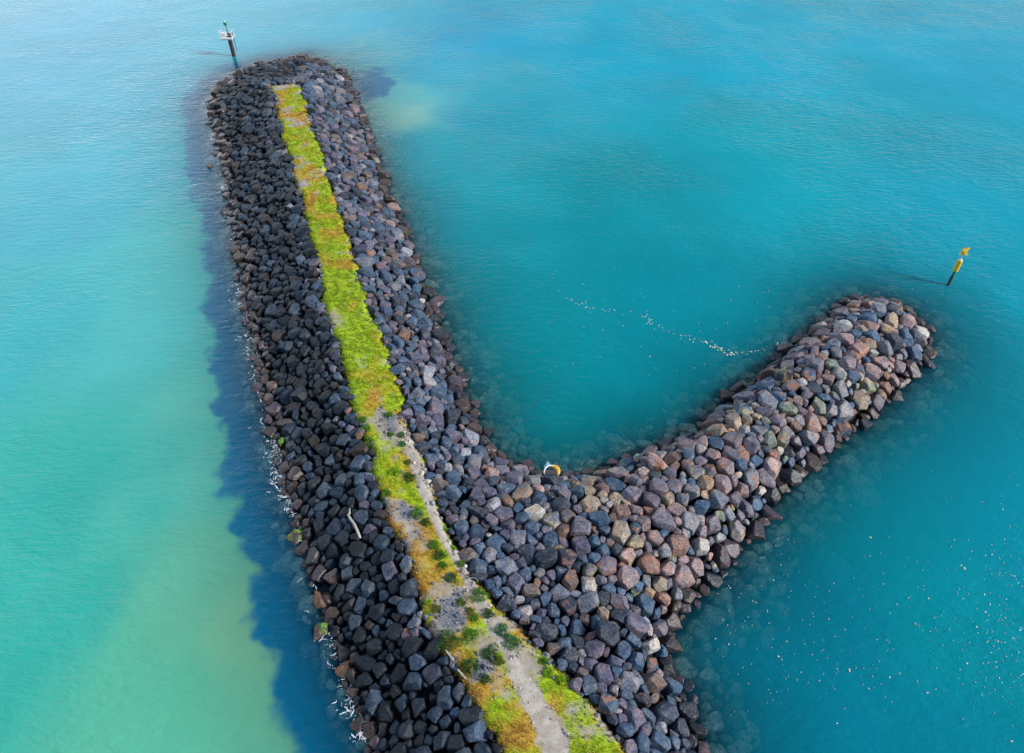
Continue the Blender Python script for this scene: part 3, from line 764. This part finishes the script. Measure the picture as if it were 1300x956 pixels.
def blade_pt(f, side): # f along the blade
    l = lean*f**1.6; w = bw*(1-f*.9)*side
    return np.stack([cx+ca*l-sa*w, cy+sa*l+ca*w, z0[:, None]+hb*f*(1-.15*f)], -1)
PT = np.stack([blade_pt(0, -1), blade_pt(0, 1), blade_pt(.55, 1), blade_pt(.55, -1), blade_pt(1, 0)], 2).reshape(-1, 3)
nb_ = NT*BL; i = np.arange(nb_)*5
Cc = np.repeat(np.repeat(np.column_stack([tc_, np.ones(NT)]), BL, 0)*np.append(1, [1, 1, 1])[None], 5, 0)
o = mesh_np('grass', PT, [np.column_stack([i, i+1, i+2, i+3]), np.column_stack([i+3, i+2, i+4])], MLEAF, None, False, {'leaf': Cc})
tag(o, 'lime green and ochre grass growing along the flat crest of the breakwater', 'grass', kind='stuff')

# loose stones on the crest
V1, F1 = ICO[1]
xs = rng.uniform(bx0, bx1, 260000); ys = rng.uniform(8, by1, 260000)
m = inside(np.column_stack([xs, ys]), CRESTPOLY); xs, ys = xs[m], ys[m]
lu, gr, gv, pdist, pvv, tt = crest_map(xs, ys)
ed, _ = seg_dist(np.column_stack([xs, ys]), CRESTPOLY)
prob = np.clip(gv*1.4, 0, 1) + .06 + .35*np.clip(1-ed/.7, 0, 1) + .10*(np.abs(pdist) < .4)
m = (rng.random(len(xs)) < prob) & (lu < .75)
xs, ys, gv, pdist, ed = xs[m][:6500], ys[m][:6500], gv[m][:6500], pdist[m][:6500], ed[m][:6500]
n = len(xs); print("PEBBLES", n)
rr = np.clip(rng.lognormal(-2.75, .42, n), .03, .22)*(1+.9*(ed < .5))
sc = rng.uniform(.6, 1.2, (n, 1, 3))*rr[:, None, None]
jit = 1 + rng.normal(0, .13, (n, len(V1), 1))
VP = V1[None]*jit*sc + np.stack([xs, ys, crest_z(xs, ys)+rr*.3], -1)[:, None]
pcol = np.where((pdist < .3)[:, None], np.array([[.36, .31, .26]]), np.array([[.115, .125, .145]]))*rng.uniform(.5, 1.9, (n, 1))
FP = (F1[None] + (np.arange(n)*len(V1))[:, None, None]).reshape(-1, 3)
ca_ = np.repeat(np.column_stack([pcol, np.ones(n)]), len(V1), 0); cb_ = ca_.copy(); cb_[:, 3] = .2
o = mesh_np('gravel', VP.reshape(-1, 3), FP, MROCK, None, False, {'rock_col': ca_, 'rock_alt': cb_, 'wet': np.zeros(len(ca_))})
tag(o, 'loose blue-grey gravel and small stones scattered over the crest', 'gravel', kind='stuff')

SHR = [  # px, py, width px, colour, label
 (609,752,20,'g','round green shrub on the path edge with pale hoop beside it'),
 (620,777,14,'d','small dark green shrub in the middle of the sandy path'),
 (585,714,11,'g','bright green tuft between path and boulders, above the round shrub'),
 (575,693,8,'l','small lime tuft on the boulder side of the narrow path'),
 (565,669,8,'l','lime tuft wedged against boulders beside the upper narrow path'),
 (570,809,29,'d','widest dark green shrub beside the seaward boulders and two planks'),
 (598,803,18,'g','green shrub in orange grass just right of the widest dark one'),
 (598,842,24,'d','large dark shrub nearest the lower planks at the crest edge'),
 (622,826,20,'d','dark green shrub on the seaward edge of the widening path'),
 (634,837,13,'o','olive shrub below the widening path, beside grey gravel'),
 (637,797,17,'t','blue-green shrub, upper of two on the boulder side of path'),
 (650,811,20,'t','blue-green shrub, lower of two on the boulder side of path'),
 (696,851,13,'l','bright lime shrub in yellow grass near the lowest boulders'),
 (712,861,12,'l','lime tuft touching the boulders at the grass corner'),
 (690,838,9,'g','small green tuft between yellow grass and lowest boulders'),
 (586,763,11,'o','olive shrub in grey gravel left of the round path shrub'),
 (602,782,12,'g','green shrub below grey gravel, across from the dark path shrub'),
 (554,771,13,'o','olive shrub at the seaward edge of the grey gravel bed'),
 (543,763,7,'l','tiny lime tuft at the seaward crest edge by grey gravel'),
 (617,860,13,'d','dark shrub at the lower end of the grass beside the path'),
 (596,773,9,'o','little olive tuft between gravel bed and path'),
 (510,551,9,'t','emerald tuft where the path begins, upper of a pair'),
 (511,562,9,'t','emerald tuft where the path begins, lower of a pair'),
 (496,550,7,'g','small green tuft in gravel left of the path start'),
 (494,525,10,'g','green tuft in bare gravel just below the lush grass'),
 (460,531,11,'g','topmost green tuft along the seaward edge of the gravel'),
 (465,542,12,'g','second green tuft along the seaward edge, under the topmost one'),
 (469,557,14,'g','green bush at the seaward edge below two smaller tufts'),
 (518,585,8,'o','olive tuft on the left margin of the pale path'),
 (521,604,15,'d','dark green bush among yellow grass beside the narrow path'),
 (502,597,14,'l','lime bush in the middle of the yellow grass patch'),
 (491,624,11,'g','green tuft low in the yellow grass near seaward boulders'),
 (530,650,16,'g','green bush left of the narrow path above orange grass'),
 (541,661,12,'d','dark bush hugging the narrow path, above a pair of others'),
 (551,690,14,'g','green bush bordering the path, upper one beside orange grass'),
 (559,703,14,'d','dark bush bordering the path, middle one beside orange grass'),
 (573,731,14,'d','dark bush bordering the path, lowest one beside orange grass'),
 (562,716,10,'g','low green bush between two dark ones beside orange grass'),
]
SC = {'g': (.11,.27,.025), 'd': (.055,.15,.030), 'l': (.27,.47,.015), 'o': (.17,.22,.035), 't': (.075,.235,.085)}
MSH = leaf_mat('shrub_leaves', .6)
MSTEM = simple('shrub_stems', (.16, .11, .06), .9)
for (u, v, w, c, lab) in SHR:
    b = unproj(u, v+w*.22, HC); b[2] = float(crest_z([b[0]], [b[1]])[0])
    rad = w/2/F*proj(b)[2]; n = int(350 + 1100*rad)
    d = rng.normal(0, 1, (n, 3)); d /= np.linalg.norm(d, axis=1)[:, None]; d[:, 2] = np.abs(d[:, 2])
    lob = 1 + .22*np.sin(3*np.arctan2(d[:, 1], d[:, 0])+rng.uniform(0, 6)) + .15*np.sin(5*np.arctan2(d[:, 1], d[:, 0])+rng.uniform(0, 6))
    q = d*(rad*lob*rng.uniform(.35, 1.05, n)**.6)[:, None]*[1, 1, .72]
    ax = d + rng.normal(0, .6, (n, 3)); ax /= np.linalg.norm(ax, axis=1)[:, None]
    sd_ = np.cross(ax, rng.normal(0, 1, (n, 3))); sd_ /= np.linalg.norm(sd_, axis=1)[:, None]
    ll = rng.uniform(.06, .13, n)[:, None]*min(1, .55+rad*.6); lw = ll*.33
    V = np.stack([q, q+ax*ll*.5+sd_*lw, q+ax*ll, q+ax*ll*.5-sd_*lw], 1).reshape(-1, 3)
    i = np.arange(n)*4
    colr = np.array(SC[c])*rng.uniform(.55, 1.5, (n, 1)); 
    t_ = empty('shrub', b, 0); tag(t_, lab, 'shrub', 'shrubs on the crest')
    mesh_np('foliage', V, np.column_stack([i, i+1, i+2, i+3]), MSH, t_, False, {'leaf': np.repeat(np.column_stack([colr, np.ones(n)]), 4, 0)})
    st = MB()
    for k in range(6):
        an = rng.uniform(0, 6.28); st.tube([(0, 0, -.05), (math.cos(an)*rad*.25, math.sin(an)*rad*.25, rad*.3), (math.cos(an)*rad*.6, math.sin(an)*rad*.6, rad*.5)], [.025, .018, .008], 5)
    st.build('stems', MSTEM, t_)

# ------------------------------------------------------------------ beacon pile off the head
def top_boulder(x, y):
    """height of the stones' upper face near a point"""
    d = np.hypot(P[:, 0]-x, P[:, 1]-y); j = int(np.argmin(d - .3*RD)); return float(Zc[j] + RD[j]*.62)
MRUST = simple('rusty_steel', (.085, .035, .028), .8, 0, .2, 2.2, (.022, .014, .016), .4)
MWHITE = simple('white_paint', (.80, .80, .79), .5, 0, .06, 5)
MGREY = simple('galvanised_steel', (.34, .36, .38), .45, .6, .1, 8)
MDARK = simple('dark_steel', (.03, .035, .04), .6)
MGREEN = simple('green_paint', (.01, .20, .13), .45, 0, .1, 6)
MYEL = simple('yellow_paint', (.86, .50, .012), .45, 0, .06, 4)
MPILE = simple('weedy_pile', (.018, .022, .026), .5, 0, .2, 5, (.03, .05, .03))
base = unproj(297, 71); hb_ = height_for(287, 28, base); print("BEACON", base, hb_)
bk = empty('navigation_beacon', base); tag(bk, 'rusty pile beacon with white platform and green lantern off the breakwater head', 'beacon')
hp = hb_*.55
m_ = MB(); m_.tube([(0, 0, -5), (0, 0, .6), (0, 0, hp-.05)], [.36, .36, .36], 18); 
for zz in (1.2, 2.4): m_.tube([(0, 0, zz), (0, 0, zz+.16)], .385, 18)
m_.build('pile', MRUST, bk, False)
m_ = MB(); m_.box((-.35, 0, hp+.07), (2.3, 1.7, .14)); 
for yy in (-.6, .6): m_.box((-.35, yy, hp-.10), (2.1, .14, .2))
m_.build('platform', MWHITE, bk)
m_ = MB()
corners = [(-1.44, -.78), (.74, -.78), (.74, .78), (-1.44, .78)]
for k in range(4):
    (x0, y0), (x1, y1) = corners[k], corners[(k+1) % 4]
    m_.tube([(x0, y0, hp+.14), (x0, y0, hp+1.2)], .03, 6)
    m_.tube([((x0+x1)/2, (y0+y1)/2, hp+.14), ((x0+x1)/2, (y0+y1)/2, hp+1.2)], .025, 6)
    for zz in (.65, 1.2): m_.tube([(x0, y0, hp+zz), (x1, y1, hp+zz)], .025, 6)
m_.build('railing', MWHITE, bk)
m_ = MB(); m_.box((-.85, 0, hp+.14+.36), (.8, .9, .72)); m_.box((-.85, 0, hp+.885), (.92, 1.0, .05)); m_.build('equipment_cabinet', MWHITE, bk)
m_ = MB(); m_.box((.30, -.1, hp+.14+.3), (.4, .5, .6)); m_.build('battery_box', MDARK, bk)
m_ = MB()
for xx in (.66, .86): m_.tube([(xx, .2, .7), (xx, .2, hp+1.1)] if False else [(.80, xx-.76, .9), (.80, xx-.76, hp+1.0)], .025, 6)
for k in range(9): m_.tube([(.80, -.10, 1.1+k*.32), (.80, .10, 1.1+k*.32)], .018, 6)
m_.build('ladder', MDARK, bk)
m_ = MB(); m_.tube([(-.15, .15, hp+.14), (-.15, .15, hb_-.55)], [.12, .09], 12); m_.tube([(-.15, .15, hp+.14), (-.15, .15, hp+.24)], .24, 12); m_.build('mast', MGREEN, bk, True)
lt = MB(); lt.tube([(-.15, .15, hb_-.62), (-.15, .15, hb_-.5), (-.15, .15, hb_-.45), (-.15, .15, hb_-.1), (-.15, .15, hb_)], [.16, .30, .32, .32, .20], 14)
ln = lt.build('lantern', MGREEN, bk, True)
m_ = MB(); m_.tube([(-.15, .15, hb_+.004), (-.15, .15, hb_+.06), (-.15, .15, hb_+.14)], [.21, .18, .06], 12); m_.build('lantern_cap', MWHITE, ln, True)

# yellow special mark off the spur
base = unproj(1203.5, 362); ht = height_for(1226, 319, base); print("MARK", base, ht)
ym = empty('channel_marker', base); tag(ym, 'yellow channel marker with crossed topmark standing off the spur tip', 'marker')
m_ = MB(); m_.tube([(0, 0, -4), (0, 0, ht*.27)], .17, 14); m_.build('pile', MPILE, ym, False)
m_ = MB(); m_.tube([(0, 0, ht*.27), (0, 0, ht*.40)], .12, 12); m_.build('neck', simple('green_neck', (.03, .06, .02), .6), ym)
m_ = MB(); m_.tube([(0, 0, ht*.385), (0, 0, ht*.41), (0, 0, ht*.68), (0, 0, ht*.70)], [.20, .29, .29, .24], 18); bd = m_.build('body', MYEL, ym, False)
m_ = MB(); m_.tube([(0, 0, ht*.70+.003), (0, 0, ht*.735)], [.20, .10], 14); m_.build('cap', MWHITE, bd)
m_ = MB(); m_.tube([(0, 0, ht*.70), (0, 0, ht*.90)], .05, 8); m_.build('rod', simple('pale_rod', (.62, .70, .78), .4), ym)
m_ = MB(); zc_ = ht*.93
for s_ in (-1, 1):
    c_, q_ = math.cos(s_*R(45)), math.sin(s_*R(45))
    m_.box((0, .07*s_, zc_), (1.2, .12, .32), [[c_, 0, -q_], [0, 1, 0], [q_, 0, c_]])
tm = m_.build('topmark', MYEL, ym)
ym.rotation_euler = (R(-6), R(5), R(6))

# ------------------------------------------------------------------ stranded plastic hull at the harbour waterline
MPY = simple('yellow_plastic', (.72, .42, .05), .4, 0, .12, 3); MPW = simple('white_plastic', (.82, .82, .80), .4, 0, .05, 3); MPB = simple('blue_sheet', (.22, .42, .55), .4, 0, .2, 3)
hx = unproj(699, 611, 1.0); hzv = max(top_boulder(hx[0], hx[1]), .8); hu = empty('plastic_wreck', (hx[0], hx[1], hzv-.1), R(0)); hu.scale = (.74, .74, .74)
tag(hu, 'broken yellow and white plastic shell stranded on boulders at the harbour waterline', 'debris')
def shell(x0, x1, ry, rz, th, a0, a1, n=14, m=8, bulge=.25):
    mbx = MB(); xs_ = np.linspace(x0, x1, m); aa = np.linspace(a0, a1, n); V = []
    for o_ in (0, th):
        for x_ in xs_:
            k_ = 1-bulge*((x_-(x0+x1)/2)/((x1-x0)/2))**2
            for a_ in aa: V.append((x_, (ry-o_)*k_*math.cos(a_), (rz-o_)*k_*math.sin(a_)))
    q_ = []; off = m*n
    for i_ in range(m-1):
        for j_ in range(n-1):
            a_, b_ = i_*n+j_, (i_+1)*n+j_
            q_ += [(a_, b_, b_+1, a_+1), (off+a_, off+a_+1, off+b_+1, off+b_)]
    for i_ in range(m-1):
        for j_ in (0, n-1):
            a_, b_ = i_*n+j_, (i_+1)*n+j_; q_.append((a_, off+a_, off+b_, b_))
    for j_ in range(n-1):
        for i_ in (0, m-1):
            a_ = i_*n+j_; q_.append((a_, a_+1, off+a_+1, off+a_))
    mbx.add(V, q_); return mbx
def arc(a0, a1, n, rad, z0, dz):
    th = np.linspace(R(a0), R(a1), n); return np.column_stack([rad*np.cos(th), rad*np.sin(th), z0 + dz*np.sin(np.linspace(0, math.pi, n))])
m_ = MB(); n_ = 18; m_.tube(arc(98, -28, n_, .86, .10, .22), .05+.27*np.sin(np.linspace(.15, math.pi-.15, n_))**.8, 14)
v_ = m_.v[0]; rr_ = np.hypot(v_[:, 0], v_[:, 1]); m_.v[0] = v_*np.column_stack([1+0*rr_, 1+0*rr_, .75+0*rr_]); m_.build('yellow_shell', MPY, hu, True)
m_ = MB(); m_.tube(arc(165, 58, 18, .80, .30, .12), .085, 10); m_.tube([(-.77, .21, .30), (-.86, .05, .12), (-.84, -.08, -.1)], .075, 8); m_.build('white_rim', MPW, hu, True)
m_ = MB(); m_.add([(-.75, .5, .12), (-.1, .85, .2), (-.05, 1.25, .15), (-.4, 1.5, .38), (-.85, 1.05, .0), (-.75, .5, .08), (-.1, .85, .16), (-.05, 1.25, .11), (-.4, 1.5, .34), (-.85, 1.05, -.04)],
   [(0, 1, 3, 4), (5, 9, 8, 6)], [(1, 2, 3), (6, 8, 7)]); m_.build('torn_sheet', MPB, hu)

# driftwood, planks, sticks, hoop
MBLE = simple('bleached_wood', (.50, .49, .42), .8, 0, .2, 7, (.30, .31, .25), .4); MLOG = simple('wet_wood', (.05, .04, .035), .6, 0, .2, 5)
def drape(pix, rad, mat, name, label, cat, lift=.0, zoff=None, seg=8):
    P3 = []
    for u, v in pix:
        q = unproj(u, v, 2.0)
        for _ in range(4):
            zt = top_boulder(q[0], q[1]) if zoff is None else zoff
            q = unproj(u, v, zt)
        P3.append(q+np.array([0, 0, lift]))
    P3 = np.array(P3); c = P3.mean(0)
    zfit = np.polyval(np.polyfit(range(len(P3)), P3[:, 2], 1), range(len(P3))); P3[:, 2] = zfit + max(0, (P3[:, 2]-zfit).max())*.7
    m_ = MB(); m_.tube(P3-c, rad, seg); o_ = m_.build(name, mat, None, True); o_.location = c; tag(o_, label, cat); return o_
drape([(444.5,646),(444,652),(443.2,659),(447,664.5),(451,670),(454.5,677),(457.5,684)], [.05, .08, .09, .12, .12, .12, .10], MBLE, 'driftwood', 'bent bleached branch lying across the dark seaward boulders', 'branch', .12)
drape([(725,607),(733,612),(740,618),(746,626)], [.04, .05, .05, .04], MBLE, 'driftwood', 'thin pale stick leaning on boulders right of the stranded yellow shell', 'stick', .1)
drape([(487,266),(500,268),(519,268)], [.16, .13, .10], MLOG, 'log', 'dark wet log poking out from the harbour slope over the water', 'log', .0, .35)
for (a_, b_, lab) in [((566,824), (576,838), 'upper weathered plank lying on boulders at the seaward crest edge'), ((581,849), (592,861), 'lower weathered plank lying on boulders beside the large dark shrub')]:
    A_ = unproj(*a_, 3.7); B_ = unproj(*b_, 3.7); d_ = B_-A_; l_ = np.linalg.norm(d_); c_ = (A_+B_)/2; d_ /= l_; sdv = np.array([-d_[1], d_[0], 0])
    zt = max(top_boulder(*A_[:2]), top_boulder(*B_[:2]), HC+.15)
    m_ = MB(); m_.box((0, 0, 0), (l_, .11, .05), np.column_stack([d_, sdv, [0, 0, 1]])); o_ = m_.build('plank', MBLE); c_[2] = zt+.04; o_.location = c_; tag(o_, lab, 'plank', 'loose planks')
hp_ = unproj(601, 740, HC); m_ = MB(); th = np.linspace(0, math.pi*1.6, 22)
m_.tube([(.35*math.cos(a_), .35*math.sin(a_)*.7, .12+.22*math.sin(a_*.6)) for a_ in th], .03, 8); o_ = m_.build('metal_hoop', MGREY, None, True); o_.location = (hp_[0], hp_[1], HC+.02)
tag(o_, 'pale bent metal hoop lying at the path edge above the round shrub', 'hoop')
